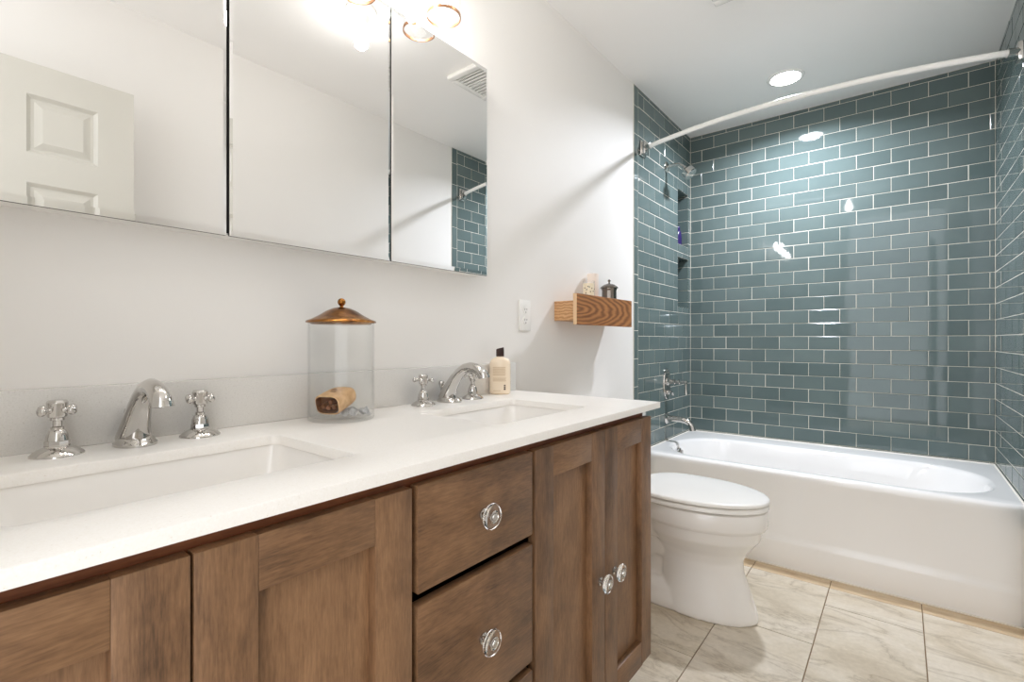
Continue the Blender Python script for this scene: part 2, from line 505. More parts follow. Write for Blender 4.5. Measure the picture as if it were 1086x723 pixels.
# the open door, swung back along the right wall (seen in the mirror)
DF, DT = 1.356, 0.035
d0, d1, dz0, dz1 = -0.125, 0.585, 0.012, 2.03
b = MB(M['door'])
st = 0.111; pw = 0.194
cols = [(d0 + st, d0 + st + pw), (d1 - st - pw, d1 - st)]
rowz = [(1.715, 1.92), (0.95, 1.61), (0.22, 0.80)]
rects = [(d0, d1, dz0, dz1)]
for cy in cols:
    for rz_ in rowz: rects = sub(rects, (*cy, *rz_))
for r in rects: b.box((DF, r[0], r[2]), (DF + DT, r[1], r[3]))
def pan(b, cy, cz):
    def ring(i, x): return [(x, cy[0] + i, cz[0] + i), (x, cy[1] - i, cz[0] + i), (x, cy[1] - i, cz[1] - i), (x, cy[0] + i, cz[1] - i)]
    R = [ring(0, DF), ring(0.012, DF + 0.010), ring(0.020, DF + 0.010), ring(0.042, DF + 0.002)]
    for A, B in zip(R, R[1:]):
        for j in range(4):
            q = (j + 1) % 4; b.poly((A[q], A[j], B[j], B[q]))
    b.poly(list(reversed(R[-1])))
    b.box((DF + 0.012, cy[0], cz[0]), (DF + DT, cy[1], cz[1]))
for cy in cols:
    for rz_ in rowz: pan(b, cy, rz_)
door = struct(b.build('door_1', angle=5))
k = MB(M['chrome'])
k.lathe([(0.0, -0.056), (0.018, -0.054), (0.026, -0.042), (0.024, -0.030), (0.012, -0.022), (0.012, -0.008), (0.031, -0.006), (0.031, 0.0)], (DF, 0.52, 0.93), 0, 24, RY(PI / 2))
k.build('door_knob', door, angle=50)
k = MB(M['chrome'])
for z in (0.25, 1.05, 1.82): k.tube([(DF - 0.004, d0 + 0.002, z - 0.045), (DF - 0.004, d0 + 0.002, z + 0.045)], 0.006)
k.build('hinge', door)

# ------------------------------------------------------------------ bathtub
def rrect(cx, cy, hx, hy, r, z, n=96, p=None):
    """points on a rounded rectangle at even angles of a stretched circle"""
    out = []
    for i in range(n):
        t = 2 * PI * (i + 0.5) / n
        dx, dy = math.cos(t) * hx, math.sin(t) * hy
        # march out to the boundary
        lo_, hi_ = 0.0, 2.0
        for _ in range(30):
            m = (lo_ + hi_) / 2; x, y = abs(dx * m), abs(dy * m)
            qx, qy = x - (hx - r), y - (hy - r)
            ins = (max(qx, 0) ** 2 + max(qy, 0) ** 2) ** 0.5 + min(max(qx, qy), 0) - r
            if ins < 0: lo_ = m
            else: hi_ = m
        out.append((cx + dx * lo_, cy + dy * lo_, z))
    return out
t_ = thing('bathtub', 'white alcove bathtub between the teal tiled walls', 'bathtub', (0.745, 2.97, 0.0))
b = MB(M['tub'])
X0, X1, Y0, Y1 = 0.003, W - 0.003, 2.575, YB - 0.003
def orect(z, ins=0.0, front=None, r=0.004):
    f = Y0 + ins if front is None else front
    return rrect((X0 + X1) / 2, (f + Y1 - ins) / 2, (X1 - X0) / 2 - ins, (Y1 - ins - f) / 2, r, z, 160)
RZT = 0.446
rings = [orect(0.0), orect(0.112), orect(0.122, 0.0, Y0 + 0.001), orect(0.130, 0, Y0 + 0.006), orect(0.15, 0, Y0 + 0.010), orect(0.39, 0.0, Y0 + 0.006), orect(0.412, 0.0, Y0 + 0.001)]
for a in (0.25, 0.5, 0.75, 1.0):
    th = a * PI / 2; rr = 0.024
    rings.append(orect(RZT - rr + rr * math.sin(th), 0.0, Y0 + rr * (1 - math.cos(th))))
icx, icy, ihx, ihy = 0.745, 2.915, 0.680, 0.280
def inner(ix0, ix1, iy0, iy1, r, z): return rrect((ix0 + ix1) / 2, (iy0 + iy1) / 2, (ix1 - ix0) / 2, (iy1 - iy0) / 2, r, z, 160)
rings += [inner(0.050, 1.440, 2.618, 3.205, 0.26, RZT), inner(0.056, 1.434, 2.624, 3.198, 0.26, RZT - 0.001), inner(0.066, 1.424, 2.634, 3.188, 0.255, RZT - 0.007),
          inner(0.072, 1.416, 2.642, 3.180, 0.25, RZT - 0.020), inner(0.082, 1.385, 2.655, 3.168, 0.25, 0.36), inner(0.100, 1.30, 2.675, 3.148, 0.24, 0.22),
          inner(0.125, 1.215, 2.695, 3.128, 0.22, 0.125), inner(0.165, 1.165, 2.725, 3.100, 0.20, 0.088), inner(0.25, 1.08, 2.79, 3.03, 0.12, 0.080)]
b.loft(rings, 0, True, True)
b.build('tub_shell', t_, angle=50)
b = MB(M['chrome'])
b.lathe([(0.036, 0.0), (0.036, 0.006), (0.030, 0.011), (0.012, 0.013), (0.0, 0.013)], (0.0795, 2.93, 0.375), 0, 28, TOX @ RX(0) )
b.box((0.090, 2.926, 0.372), (0.104, 2.934, 0.402), 0, 0.003)
b.build('overflow_plate', t_)
b = MB(M['caulk'])
for p_ in (((0.0045, 2.60, 0.447), (0.0045, YB - 0.004, 0.447)), ((0.004, YB - 0.0045, 0.447), (W - 0.004, YB - 0.0045, 0.447)), ((W - 0.0045, YB - 0.004, 0.447), (W - 0.0045, 2.60, 0.447))):
    b.tube(p_, 0.0034, 0, 8)
b.build('caulk_bead', t_)
b = MB(M['darkchrome'])
b.lathe([(0.036, 0.0), (0.034, 0.004), (0.020, 0.005), (0.018, 0.002), (0.0, 0.002)], (0.33, 2.91, 0.080), 0, 28)
b.build('drain', t_)

# ------------------------------------------------------------------ vanity
VF = 0.545            # face of the doors
FT = 0.020
v_ = thing('vanity_cabinet', 'long brown stained wooden vanity with shaker doors and drawers under the white counter', 'cabinet', (0.28, 0.645, 0.0))
b = MB(M['frame'], M['wood_v'], M['inside'])
y0, y1, zt = -0.105, 1.378, 0.8565
b.box((PW + 0.004, y0, 0.095), (VF - FT - 0.021, y0 + 0.018, zt), 1)
b.box((PW + 0.004, y1 - 0.018, 0.095), (VF - FT - 0.021, y1, zt), 1)
b.box((PW + 0.004, y0 + 0.018, 0.095), (VF - FT - 0.021, y1 - 0.018, 0.115), 2)
b.box((PW + 0.004, y0 + 0.018, 0.115), (PW + 0.012, y1 - 0.018, 0.70), 2)
for ya in (0.478, 0.792): b.box((PW + 0.012, ya, 0.115), (VF - FT - 0.060, ya + 0.018, 0.70), 2)
fx0, fx1 = VF - FT - 0.021, VF - FT - 0.001
b.box((fx0, y0, 0.833 - 0.02), (fx1, y1, zt), 0, 0.001, 1)
b.box((fx0, y0, 0.095), (fx1, y1, 0.150), 0, 0.001, 1)
for ya, yb in ((y0, y0 + 0.03), (y1 - 0.03, y1)): b.box((fx0, ya, 0.15), (fx1, yb, 0.813), 0)

b.box((PW + 0.05, y0 + 0.01, 0.0), (VF - 0.10, y1 - 0.01, 0.095), 2)
b.build('carcass', v_, angle=20)

def knob_mb(x, y, z, r=0.0225):
    g_ = MB(M['knobglass'])
    g_.lathe([(0.0, 0.016), (r * 0.45, 0.016), (r * 0.93, 0.0185), (r, 0.0215), (r * 0.96, 0.0245), (r * 0.66, 0.0262), (r * 0.45, 0.0252), (0.0, 0.0252)], (x, y, z), 0, 32, TOX)
    c_ = MB(M['chrome'])
    c_.lathe([(0.010, 0.0), (0.010, 0.003), (0.0065, 0.005), (0.0065, 0.0155), (0.0, 0.0155)], (x, y, z), 0, 20, TOX)
    c_.lathe([(0.0112, 0.0254), (0.0112, 0.0275), (0.0095, 0.0285), (0.0080, 0.0268), (0.0070, 0.0268), (0.0060, 0.0292), (0.0, 0.0305)], (x, y, z), 0, 24, TOX)
    return g_, c_
def add_knob(parent, y, z):
    g_, c_ = knob_mb(VF, y, z)
    k_ = g_.build('knob', parent, angle=30); c_.build('knob_stem', k_, angle=40)
    k_['label'] = 'clear glass disc knob with a chrome centre'
def shaker(ya, yb, za, zb, ky, kz):
    s = 0.066
    b = MB(M['wood_v'], M['wood_h'])
    x0, x1 = VF - FT, VF
    b.box((x0, ya, za), (x1, ya + s, zb), 0, 0.0014, 2)
    b.box((x0, yb - s, za), (x1, yb, zb), 0, 0.0014, 2)
    b.box((x0, ya + s, zb - s), (x1 - 0.0004, yb - s, zb), 1, 0.001, 2)
    b.box((x0, ya + s, za), (x1 - 0.0004, yb - s, za + s), 1, 0.001, 2)
    d = b.build('cabinet_door', v_, angle=30)
    p = MB(M['wood_v']); p.box((x0 + 0.002, ya + s - 0.004, za + s - 0.004), (x1 - 0.0165, yb - s + 0.004, zb - s + 0.004), 0)
    p.build('door_panel', d)
    add_knob(d, ky, kz)
ZD0, ZD1 = 0.131, 0.8345
shaker(-0.100, 0.1905, ZD0, ZD1, 0.165, 0.466)
shaker(0.1935, 0.4855, ZD0, ZD1, 0.219, 0.466)
shaker(0.805, 1.1025, ZD0, ZD1, 1.076, 0.466)
shaker(1.105, 1.390, ZD0, ZD1, 1.150, 0.466)
for za, zb in ((0.668, ZD1), (0.414, 0.649), (ZD0, 0.396)):
    b = MB(M['wood_h'])
    b.box((VF - FT, 0.4965, za), (VF, 0.795, zb), 0, 0.002, 2)
    d = b.build('drawer', v_, angle=30)
    add_knob(d, 0.6455, (za + zb) / 2 if zb > 0.45 else 0.27)

# countertop with two rectangular cut-outs
CT, CB, CX1, CY0, CY1 = 0.875, 0.8575, 0.562, -0.122, 1.418
SX0, SX1 = 0.172, 0.441
SINKS = [(0.062, 0.460), (0.818, 1.195)]
c_ = thing('vanity_countertop', 'white speckled quartz countertop with low backsplash over the wooden vanity', 'countertop', (0.28, 0.645, CB))
b = MB(M['quartz'])
def rnd_slab(b, outer, holes, z0, z1, bev):
    """outer rectangle with rounded-corner holes, tops and sides"""
    bm = bmesh.new()
    xs_ = [outer[0], SX0, SX1, outer[1]]
    ys_ = [outer[2]]
    for h in holes: ys_ += [h[0], h[1]]
    ys_.append(outer[3])
    for i in range(3):
        for j in range(len(ys_) - 1):
            if i == 1 and j % 2 == 1: continue
            vs = [bm.verts.new((xs_[i + a], ys_[j + c], z1)) for a, c in ((0, 0), (1, 0), (1, 1), (0, 1))]
            bm.faces.new(vs)
    bmesh.ops.remove_doubles(bm, verts=bm.verts, dist=1e-5)
    r = bmesh.ops.extrude_face_region(bm, geom=list(bm.faces))
    for v in [e for e in r['geom'] if isinstance(e, bmesh.types.BMVert)]: v.co.z = z0
    bmesh.ops.recalc_face_normals(bm, faces=bm.faces)
    # round the hole corners
    ver = [e for e in bm.edges if abs(e.verts[0].co.z - e.verts[1].co.z) > 0.005]
    hc = [e for e in ver if SX0 - 1e-4 <= e.verts[0].co.x <= SX1 + 1e-4]
    bmesh.ops.bevel(bm, geom=hc, offset=0.018, segments=6, profile=0.5, affect='EDGES')
    top = [e for e in bm.edges if all(abs(v.co.z - z1) < 1e-5 for v in e.verts) and any(abs(f.normal.z) < 0.5 for f in e.link_faces)]
    bmesh.ops.bevel(bm, geom=top, offset=bev, segments=2, profile=0.5, affect='EDGES')
    for f in bm.faces: f.smooth = True
    me = bpy.data.meshes.new('tmp'); bm.to_mesh(me); bm.free(); b.bm.from_mesh(me); bpy.data.meshes.remove(me)
rnd_slab(b, (PW + 0.001, CX1, CY0, CY1), SINKS, CB, CT, 0.0015)
b.build('counter_slab', c_, angle=30)
b = MB(M['splash']); b.box((PW + 0.001, CY0, CT), (0.018, CY1 - 0.003, 0.978), 0, 0.0015, 2)
bs = b.build('backsplash', c_); bs['label'] = 'grey speckled backsplash strip'

def sink(ya, yb, label):
    t = thing('sink', label, 'sink', ((SX0 + SX1) / 2, (ya + yb) / 2, 0.72), group='undermount sinks in the counter')
    b = MB(M['ceramic'])
    def rr(i, z, r): return rrect((SX0 + SX1) / 2, (ya + yb) / 2, (SX1 - SX0) / 2 - i, (yb - ya) / 2 - i, r, z, 96)
    b.loft([rr(-0.028, CB - 0.0005, 0.04), rr(-0.004, CB - 0.0005, 0.022), rr(-0.002, CB - 0.004, 0.022), rr(0.004, 0.82, 0.030), rr(0.018, 0.760, 0.045), rr(0.034, 0.738, 0.055), rr(0.065, 0.728, 0.06), rr(0.12, 0.7265, 0.012)], 0, False, True)
    b.loft([rr(-0.028, CB - 0.0005, 0.04), rr(-0.028, CB - 0.012, 0.04), rr(-0.012, CB - 0.018, 0.035), rr(-0.006, 0.76, 0.045), rr(0.02, 0.72, 0.06), rr(0.08, 0.712, 0.05)], 0, False, True)
    b.build('basin', t, angle=50)
    d = MB(M['chrome']); d.lathe([(0.028, 0.0), (0.027, 0.003), (0.019, 0.004), (0.017, 0.001), (0.0, 0.001)], ((SX0 + SX1) / 2, (ya + yb) / 2, 0.727), 0, 28)
    d.build('drain', t)
sink(*SINKS[0], 'white rectangular undermount sink at the left end of the counter')
sink(*SINKS[1], 'white rectangular undermount sink beside the lotion bottle')

def faucet(yc, label):
    f = thing('faucet', label, 'faucet', (0.066, yc, CT), group='widespread chrome faucets')
    b = MB(M['chrome'])
    b.lathe([(0.034, 0.0), (0.034, 0.004), (0.031, 0.007), (0.030, 0.0085), (0.028, 0.012), (0.024, 0.0145), (0.0, 0.015)], (0.0, 0, 0), 0, 36, None, True, 1.25, 0.92)
    ctrl = [(-0.010, 0.010, 0.0265), (-0.002, 0.028, 0.0232), (0.010, 0.048, 0.0200), (0.026, 0.070, 0.0176), (0.045, 0.089, 0.0157), (0.066, 0.1018, 0.0147), (0.088, 0.1062, 0.0143), (0.109, 0.1030, 0.0147), (0.125, 0.0955, 0.0154), (0.1345, 0.0880, 0.0160), (0.1385, 0.0805, 0.0166), (0.139, 0.0770, 0.0166)]
    b.tube([(x, 0, z) for x, z, r in ctrl], [r for x, z, r in ctrl], 0, 24, 1.0, (0, 1, 0))
    b.build('spout', f, False, 40)
    b = MB(M['chrome'])
    b.tube([(-0.034, 0, 0.0), (-0.034, 0, 0.045)], 0.0028, 0, 12)
    b.lathe([(0.0, -0.002), (0.0042, 0.0), (0.005, 0.004), (0.0075, 0.008), (0.0088, 0.014), (0.0075, 0.020), (0.0, 0.0225)], (-0.034, 0, 0.040), 0, 20)
    b.build('pop_up_rod', f, False, 50)
    for s in (-1, 1):
        b = MB(M['chrome'])
        yo = s * 0.102
        b.lathe([(0.034, 0.0), (0.0338, 0.002), (0.029, 0.007), (0.021, 0.0115), (0.0165, 0.0135), (0.0165, 0.0155)], (0, yo, 0), 0, 36)
        b.lathe([(0.0160, 0.0155), (0.0160, 0.022), (0.0150, 0.0235)], (0, yo, 0), 0, 8)
        b.lathe([(0.0148, 0.0235), (0.0140, 0.031), (0.0110, 0.0385), (0.0085, 0.0405), (0.0085, 0.0445), (0.0062, 0.046), (0.0062, 0.0545), (0.0092, 0.0555), (0.0092, 0.0595), (0.0120, 0.061), (0.0128, 0.064), (0.0128, 0.0785), (0.0135, 0.081), (0.0135, 0.084), (0.011, 0.0875), (0.0, 0.0885)], (0, yo, 0), 0, 28)
        h = b.build('handle', f, False, 35)
        cr = MB(M['chrome'])
        a0 = 0.62 if s < 0 else 0.50
        for q in range(4):
            a = a0 + q * PI / 2; dx, dy = math.cos(a), math.sin(a)
            prof = [(0.011, 0.0042), (0.014, 0.0045), (0.0152, 0.0030), (0.017, 0.0048), (0.0185, 0.0050), (0.0195, 0.0034), (0.0215, 0.0058), (0.0245, 0.0072), (0.0275, 0.0068), (0.0295, 0.0045), (0.0303, 0.0012)]
            cr.tube([(dx * r, yo + dy * r, 0.0715) for r, _ in prof], [w for _, w in prof], 0, 14)
        cr.build('cross_grip', h, False, 60)
    return f
faucet(0.262, 'chrome widespread faucet with cross handles nearest the left edge of the frame')
faucet(1.029, 'chrome widespread faucet with cross handles between the glass jar and lotion bottle')

# ------------------------------------------------------------------ mirrored cabinet
mc = thing('mirrored_cabinet', 'frameless three-door mirrored cabinet mounted on the white wall above the counter', 'cabinet', (0.02, 0.617, 1.272))
MX = 0.050; MZ0, MZ1 = 1.272, 1.958
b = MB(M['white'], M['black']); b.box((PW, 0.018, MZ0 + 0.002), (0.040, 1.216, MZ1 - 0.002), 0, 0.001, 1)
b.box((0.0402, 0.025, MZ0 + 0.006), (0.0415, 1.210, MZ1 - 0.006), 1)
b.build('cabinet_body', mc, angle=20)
for ya, yb in ((0.016, 0.4175), (0.4235, 0.8250), (0.8295, 1.2190)):
    b = MB(M['mirror'], M['slot'])
    def ring(i, x, j=0.0): return [(x, ya + j, MZ0 + i), (x, yb - j, MZ0 + i), (x, yb - j, MZ1 - i), (x, ya + j, MZ1 - i)]
    R = [ring(0, 0.0425), ring(0, MX - 0.0014), ring(0.0125, MX, 0.0060)]
    for n_, (A, B) in enumerate(zip(R, R[1:])):
        for j in range(4):
            q = (j + 1) % 4; b.poly((A[j], A[q], B[q], B[j]), 1 if n_ == 0 else 0)
    b.poly(R[-1], 0); b.poly(list(reversed(R[0])), 1)
    b.build('mirror_door', mc, angle=2)

# vanity light bar with four clear cylinder shades
vl = thing('vanity_light', 'four-shade vanity light with clear glass cylinders and copper rims above the mirror', 'wall light', (0.0, 0.654, 1.98))
b = MB(M['chrome']); b.box((PW, 0.30, 2.165), (0.022, 1.008, 2.235), 0, 0.006)
b.build('back_plate', vl)
for i, y in enumerate((0.336, 0.548, 0.760, 0.972)):
    x = 0.102
    b = MB(M['chrome'])
    b.tube([(0.02, y, 2.20), (0.07, y, 2.205), (0.095, y, 2.195), (x, y, 2.175), (x, y, 2.150)], 0.007, 0, 12)
    b.lathe([(0.0, 0.022), (0.020, 0.020), (0.026, 0.006), (0.050, 0.004), (0.050, -0.003), (0.0, -0.003)], (x, y, 2.140), 0, 28)
    b.lathe([(0.017, 0.0), (0.017, -0.034), (0.0, -0.034)], (x, y, 2.137), 0, 20)
    arm = b.build('arm', vl, angle=40)
    s = MB(M['shade'])
    s.lathe([(0.0475, 1.986), (0.0475, 2.137)], (x, y, 0), 0, 40, None, False)
    s.build('lamp_shade', arm)
    r_ = MB(M['copper'])
    r_.lathe([(0.0462, 1.979), (0.0490, 1.979), (0.0490, 1.9865), (0.0462, 1.9865), (0.0462, 1.979)], (x, y, 0), 0, 40, None, False)
    r_.build('shade_rim', arm, angle=30)
    l_ = MB(M['vbulb'])
    l_.lathe([(0.011, 2.103), (0.013, 2.092), (0.022, 2.070), (0.0265, 2.052), (0.022, 2.034), (0.011, 2.025), (0.0, 2.023)], (x, y, 0), 0, 24)
    l_.build('bulb', arm)

# ------------------------------------------------------------------ ceiling fixtures
cl = thing('ceiling_light', 'bare bulb in a round white ceiling lampholder seen in the mirror', 'ceiling light', (0.744, 1.21, CEIL))
b = MB(M['white'])
b.lathe([(0.061, 0.0), (0.061, -0.010), (0.052, -0.020), (0.034, -0.026), (0.026, -0.034), (0.026, -0.060), (0.021, -0.062), (0.0, -0.062)], (0.744, 1.21, CEIL), 0, 36)
b.build('lampholder', cl)
b = MB(M['bulb'])
b.lathe([(0.013, -0.062), (0.0145, -0.078), (0.026, -0.108), (0.0305, -0.130), (0.026, -0.150), (0.014, -0.162), (0.0, -0.165)], (0.744, 1.21, CEIL), 0, 28)
b.build('bulb', cl)
rl = thing('recessed_light', 'round lit recessed light in the ceiling over the bathtub', 'ceiling light', (CAN[0], CAN[1], CEIL))
b = MB(M['white']); b.lathe([(0.068, -0.004), (0.072, -0.007), (0.086, -0.004), (0.088, 0.0)], (CAN[0], CAN[1], CEIL), 0, 40, None, False); b.build('trim_ring', rl)
b = MB(M['lens']); b.lathe([(0.0, -0.0045), (0.068, -0.0045)], (CAN[0], CAN[1], CEIL), 0, 40, None, False); b.build('lens', rl)

ev = thing('exhaust_vent', 'white square slotted exhaust fan grille on the ceiling reflected in the mirror', 'vent', (0.69, 1.93, CEIL))
b = MB(M['white'], M['slot'])
vx0, vx1, vy0, vy1 = 0.53, 0.83, 1.785, 2.085
b.box((vx0 + 0.02, vy0 + 0.03, CEIL - 0.006), (vx1 - 0.02, vy1 - 0.03, CEIL), 1)
for A_, B_ in (((vx0, vy0), (vx1, vy0 + 0.038)), ((vx0, vy1 - 0.038), (vx1, vy1)), ((vx0, vy0 + 0.036), (vx0 + 0.03, vy1 - 0.036)), ((vx1 - 0.03, vy0 + 0.036), (vx1, vy1 - 0.036))):
    b.box((*A_, CEIL - 0.022), (*B_, CEIL), 0, 0.007, 3)
b.build('vent_frame', ev)
for n_ in range(9):
    y = vy0 + 0.052 + n_ * 0.0242
    s = MB(M['white']); s.box((vx0 + 0.03, y - 0.0050 - (0.005 if n_ == 4 else 0), CEIL - 0.018), (vx1 - 0.03, y + 0.0050, CEIL - 0.006), 0, 0.001, 1); s.build('slat', ev)

# ------------------------------------------------------------------ wall outlet
ol = thing('wall_outlet', 'white duplex wall outlet beyond the backsplash end', 'outlet', (PW, 1.495, 1.154))
b = MB(M['white']); b.box((PW, 1.459, 1.096), (0.001, 1.531, 1.212), 0, 0.002, 2); b.build('cover_plate', ol)
for zc in (1.174, 1.134):
    b = MB(M['white'], M['slot'])
    b.lathe([(0.0165, 0.0), (0.0165, 0.0025), (0.0, 0.0025)], (0.001, 1.495, zc), 0, 24, TOX @ Matrix.Rotation(0, 3, 'Z'), True, 0.85, 1.0)
    for dy, hh in ((-0.006, 0.0045), (0.006, 0.0036)): b.box((0.0034, 1.495 + dy - 0.0011, zc + 0.003 - hh), (0.0038, 1.495 + dy + 0.0011, zc + 0.003 + hh), 1)
    b.lathe([(0.0024, 0.0), (0.0024, 0.0004), (0.0, 0.0004)], (0.0034, 1.495, zc - 0.0085), 1, 12, TOX)
    b.build('receptacle', ol)

# ------------------------------------------------------------------ wooden ledge over the toilet
ws = thing('wall_shelf', 'small oak box shelf with taller grained front above the toilet', 'shelf', (0.06, 1.93, 1.14))
b = MB(M['oak_side']); b.box((PW, 1.703, 1.140), (0.102, 2.155, 1.220), 0, 0.001, 1); b.build('shelf_box', ws)
b = MB(M['oak_front'], M['oak_edge']); b.box((0.102, 1.676, 1.1215), (0.120, 2.180, 1.2455), 0, 0.0008, 1)
for f in b.bm.faces:
    if f.normal.y < -0.9: f.material_index = 1
fp = b.build('front_board', ws); fp['label'] = 'darker front board with arched grain'

# things on the shelf
ja = thing('candle_jar', 'short clear jar of cream wax with dark flecks standing in front on the oak shelf', 'jar', (0.072, 1.853, 1.220))
b = MB(M['candle'], M['labeldk'])
b.lathe([(0.0, 0.002), (0.0235, 0.002), (0.0235, 0.082), (0.0, 0.082)], (0.072, 1.853, 1.220), 0, 28)
for a, z in ((-0.4, 0.060), (-0.9, 0.066), (-1.4, 0.055), (-0.1, 0.048), (-0.7, 0.046), (-1.15, 0.068), (0.35, 0.058), (-1.8, 0.062), (-1.55, 0.04)):
    b.sphere((0.072 + 0.0236 * math.cos(a), 1.853 + 0.0236 * math.sin(a), 1.220 + z), 0.0024, 1, 8)
b.build('wax', ja)
b = MB(M['glass']); b.lathe([(0.0, 0.0005), (0.0265, 0.0005), (0.0265, 0.094), (0.0240, 0.094), (0.0240, 0.083)], (0.072, 1.853, 1.220), 0, 28, None, False); b.build('glass', ja)
ta = thing('pillar_candle', 'tall pale cream pillar candle behind the short flecked jar', 'candle', (0.030, 1.966, 1.220))
b = MB(M['candle2']); b.lathe([(0.0, 0.0), (0.0250, 0.0), (0.0262, 0.003), (0.0262, 0.138), (0.0225, 0.1405), (0.014, 0.137), (0.0, 0.136)], (0.030, 1.966, 1.220), 0, 32); b.build('wax', ta)
b = MB(M['slot']); b.tube([(0.030, 1.966, 1.355), (0.0305, 1.966, 1.364)], 0.0012, 0, 8); b.build('wick', ta)
ca = thing('canister', 'dark pewter lidded canister with a small finial at the right of the oak shelf', 'canister', (0.058, 2.070, 1.220))
b = MB(M['pewter']); b.lathe([(0.0, 0.0), (0.034, 0.0), (0.036, 0.004), (0.034, 0.012), (0.0335, 0.070), (0.036, 0.076), (0.036, 0.080), (0.0, 0.080)], (0.058, 2.070, 1.220), 0, 14); b.build('body', ca, angle=20)
b = MB(M['pewter']); b.lathe([(0.0, 0.0805), (0.0405, 0.0805), (0.0415, 0.084), (0.038, 0.088), (0.024, 0.098), (0.008, 0.103), (0.0035, 0.105), (0.0035, 0.110), (0.0065, 0.114), (0.0065, 0.119), (0.0, 0.124)], (0.058, 2.070, 1.220), 0, 28); b.build('lid', ca)

# ------------------------------------------------------------------ counter goods
JX, JY = 0.1005, 0.647
jr = thing('glass_jar', 'tall clear glass jar with a domed copper lid in the middle of the counter', 'jar', (JX, JY, CT))
b = MB(M['glass'])
b.lathe([(0.0, 0.0004), (0.0700, 0.0004), (0.0735, 0.003), (0.0740, 0.008), (0.0740, 0.222), (0.0712, 0.222), (0.0712, 0.012), (0.068, 0.009), (0.0, 0.009)], (JX, JY, CT), 0, 64, None, False)
b.build('jar_glass', jr, angle=35)
b = MB(M['brass'])
b.lathe([(0.0, 0.2205), (0.066, 0.2205), (0.068, 0.2225), (0.0775, 0.2240), (0.0785, 0.2262), (0.0770, 0.2285), (0.066, 0.2325), (0.050, 0.241), (0.034, 0.2515), (0.019, 0.2580), (0.007, 0.2605), (0.0, 0.2610)], (JX, JY, CT), 0, 56)
ld_ = b.build('jar_lid', jr, angle=50)
b = MB(M['brass']); b.lathe([(0.0045, 0.2600), (0.0035, 0.263), (0.0055, 0.2645)], (JX, JY, CT), 0, 16); b.sphere((JX, JY, CT + 0.2725), 0.0092, 0, 20)
b.build('lid_knob', ld_)
# kraft packet lying in the jar
def packet_rings(c, ax, half, hw, hh, steps, R):
    out = []
    for s, k1, k2 in steps:
        ring = []
        for i in range(20):
            a = 2 * PI * i / 20
            x = abs(math.cos(a)) ** 0.55 * math.copysign(1, math.cos(a)) * hw * k1
            y = abs(math.sin(a)) ** 0.55 * math.copysign(1, math.sin(a)) * hh * k2
            ring.append(Vector(c) + R @ Vector((s * half, x, y)))
        out.append(ring)
    return out
kp = thing('paper_packet', 'open brown kraft paper packet lying inside the glass jar', 'packet', (JX - 0.004, JY - 0.012, CT + 0.0095))
Rk = RZ(math.radians(-66)) @ RY(math.radians(14))
ck = (JX - 0.004, JY - 0.010, CT + 0.046)
b = MB(M['kraft'], M['kraftin'], M['print'])
rg = packet_rings(ck, 0, 0.038, 0.030, 0.022, [(1.0, 0.96, 0.9), (0.96, 1.02, 1.04), (0.4, 1.0, 1.08), (-0.5, 0.98, 1.0), (-0.9, 0.95, 0.85), (-1.0, 0.9, 0.55)], Rk)
b.loft(rg, 0, False, True)
rg = packet_rings(ck, 0, 0.038, 0.0292, 0.0212, [(1.0, 0.95, 0.88), (0.55, 0.9, 0.85), (0.4, 0.5, 0.4)], Rk)
b.loft(rg, 1, False, True, True)
for px_, py_, w_, h_ in ((0.014, 0.004, 0.004, 0.014), (0.004, 0.0, 0.0025, 0.016), (-0.002, -0.003, 0.0025, 0.012)):
    b.box(Vector(ck) + Vector((0, 0, 0)) + Rk @ Vector((px_, py_, 0.0243)) - Vector((w_, h_, 0.0003)) / 2, Vector(ck) + Rk @ Vector((px_, py_, 0.0243)) + Vector((w_, h_, 0.0003)) / 2, 2, 0, 1, Rk)
b.build('paper_bag', kp)
for i, (dx, dy, dz_) in enumerate(((0.034, -0.014, -0.006), (0.036, 0.0, -0.008), (0.034, 0.013, -0.005), (0.033, 0.006, 0.005))):
    s = MB(M['kraftin'])
    c0 = Vector(ck)
    s.tube([c0 + Rk @ Vector((0.010, dy, dz_)), c0 + Rk @ Vector((0.026, dy * 1.05, dz_)), c0 + Rk @ Vector((dx, dy, dz_))], [0.006, 0.0065, 0.005], 0, 10)
    s.build('filling', kp)
# crumpled white wrapper
b = MB(M['foil'])
bm = bmesh.new(); rw = random.Random(4)
N_ = 12; grid = []
for i in range(N_):
    row = []
    for j in range(7):
        u, v = i / (N_ - 1) - 0.5, j / 6 - 0.5
        row.append(bm.verts.new((0.072 * u + rw.uniform(-.002, .002), 0.044 * v + rw.uniform(-.002, .002), 0.014 + rw.uniform(-0.006, 0.008) - 0.010 * abs(v) * 2)))
    grid.append(row)
for i in range(N_ - 1):
    for j in range(6): bm.faces.new((grid[i][j], grid[i + 1][j], grid[i + 1][j + 1], grid[i][j + 1]))
R_ = RZ(math.radians(62)); cw = Vector((JX + 0.024, JY + 0.014, CT + 0.0095))
for v in bm.verts: v.co = R_ @ v.co; v.co.z = max(v.co.z, 0.0012); v.co += cw
geo = bmesh.ops.solidify(bm, geom=list(bm.faces), thickness=0.0008)
me = bpy.data.meshes.new('tmp'); bm.to_mesh(me); bm.free(); b.bm.from_mesh(me); bpy.data.meshes.remove(me)
tag(recentre(b.build('wrapper', None, angle=15)), 'crumpled white wrapper lying under the kraft packet in the glass jar', 'wrapper')

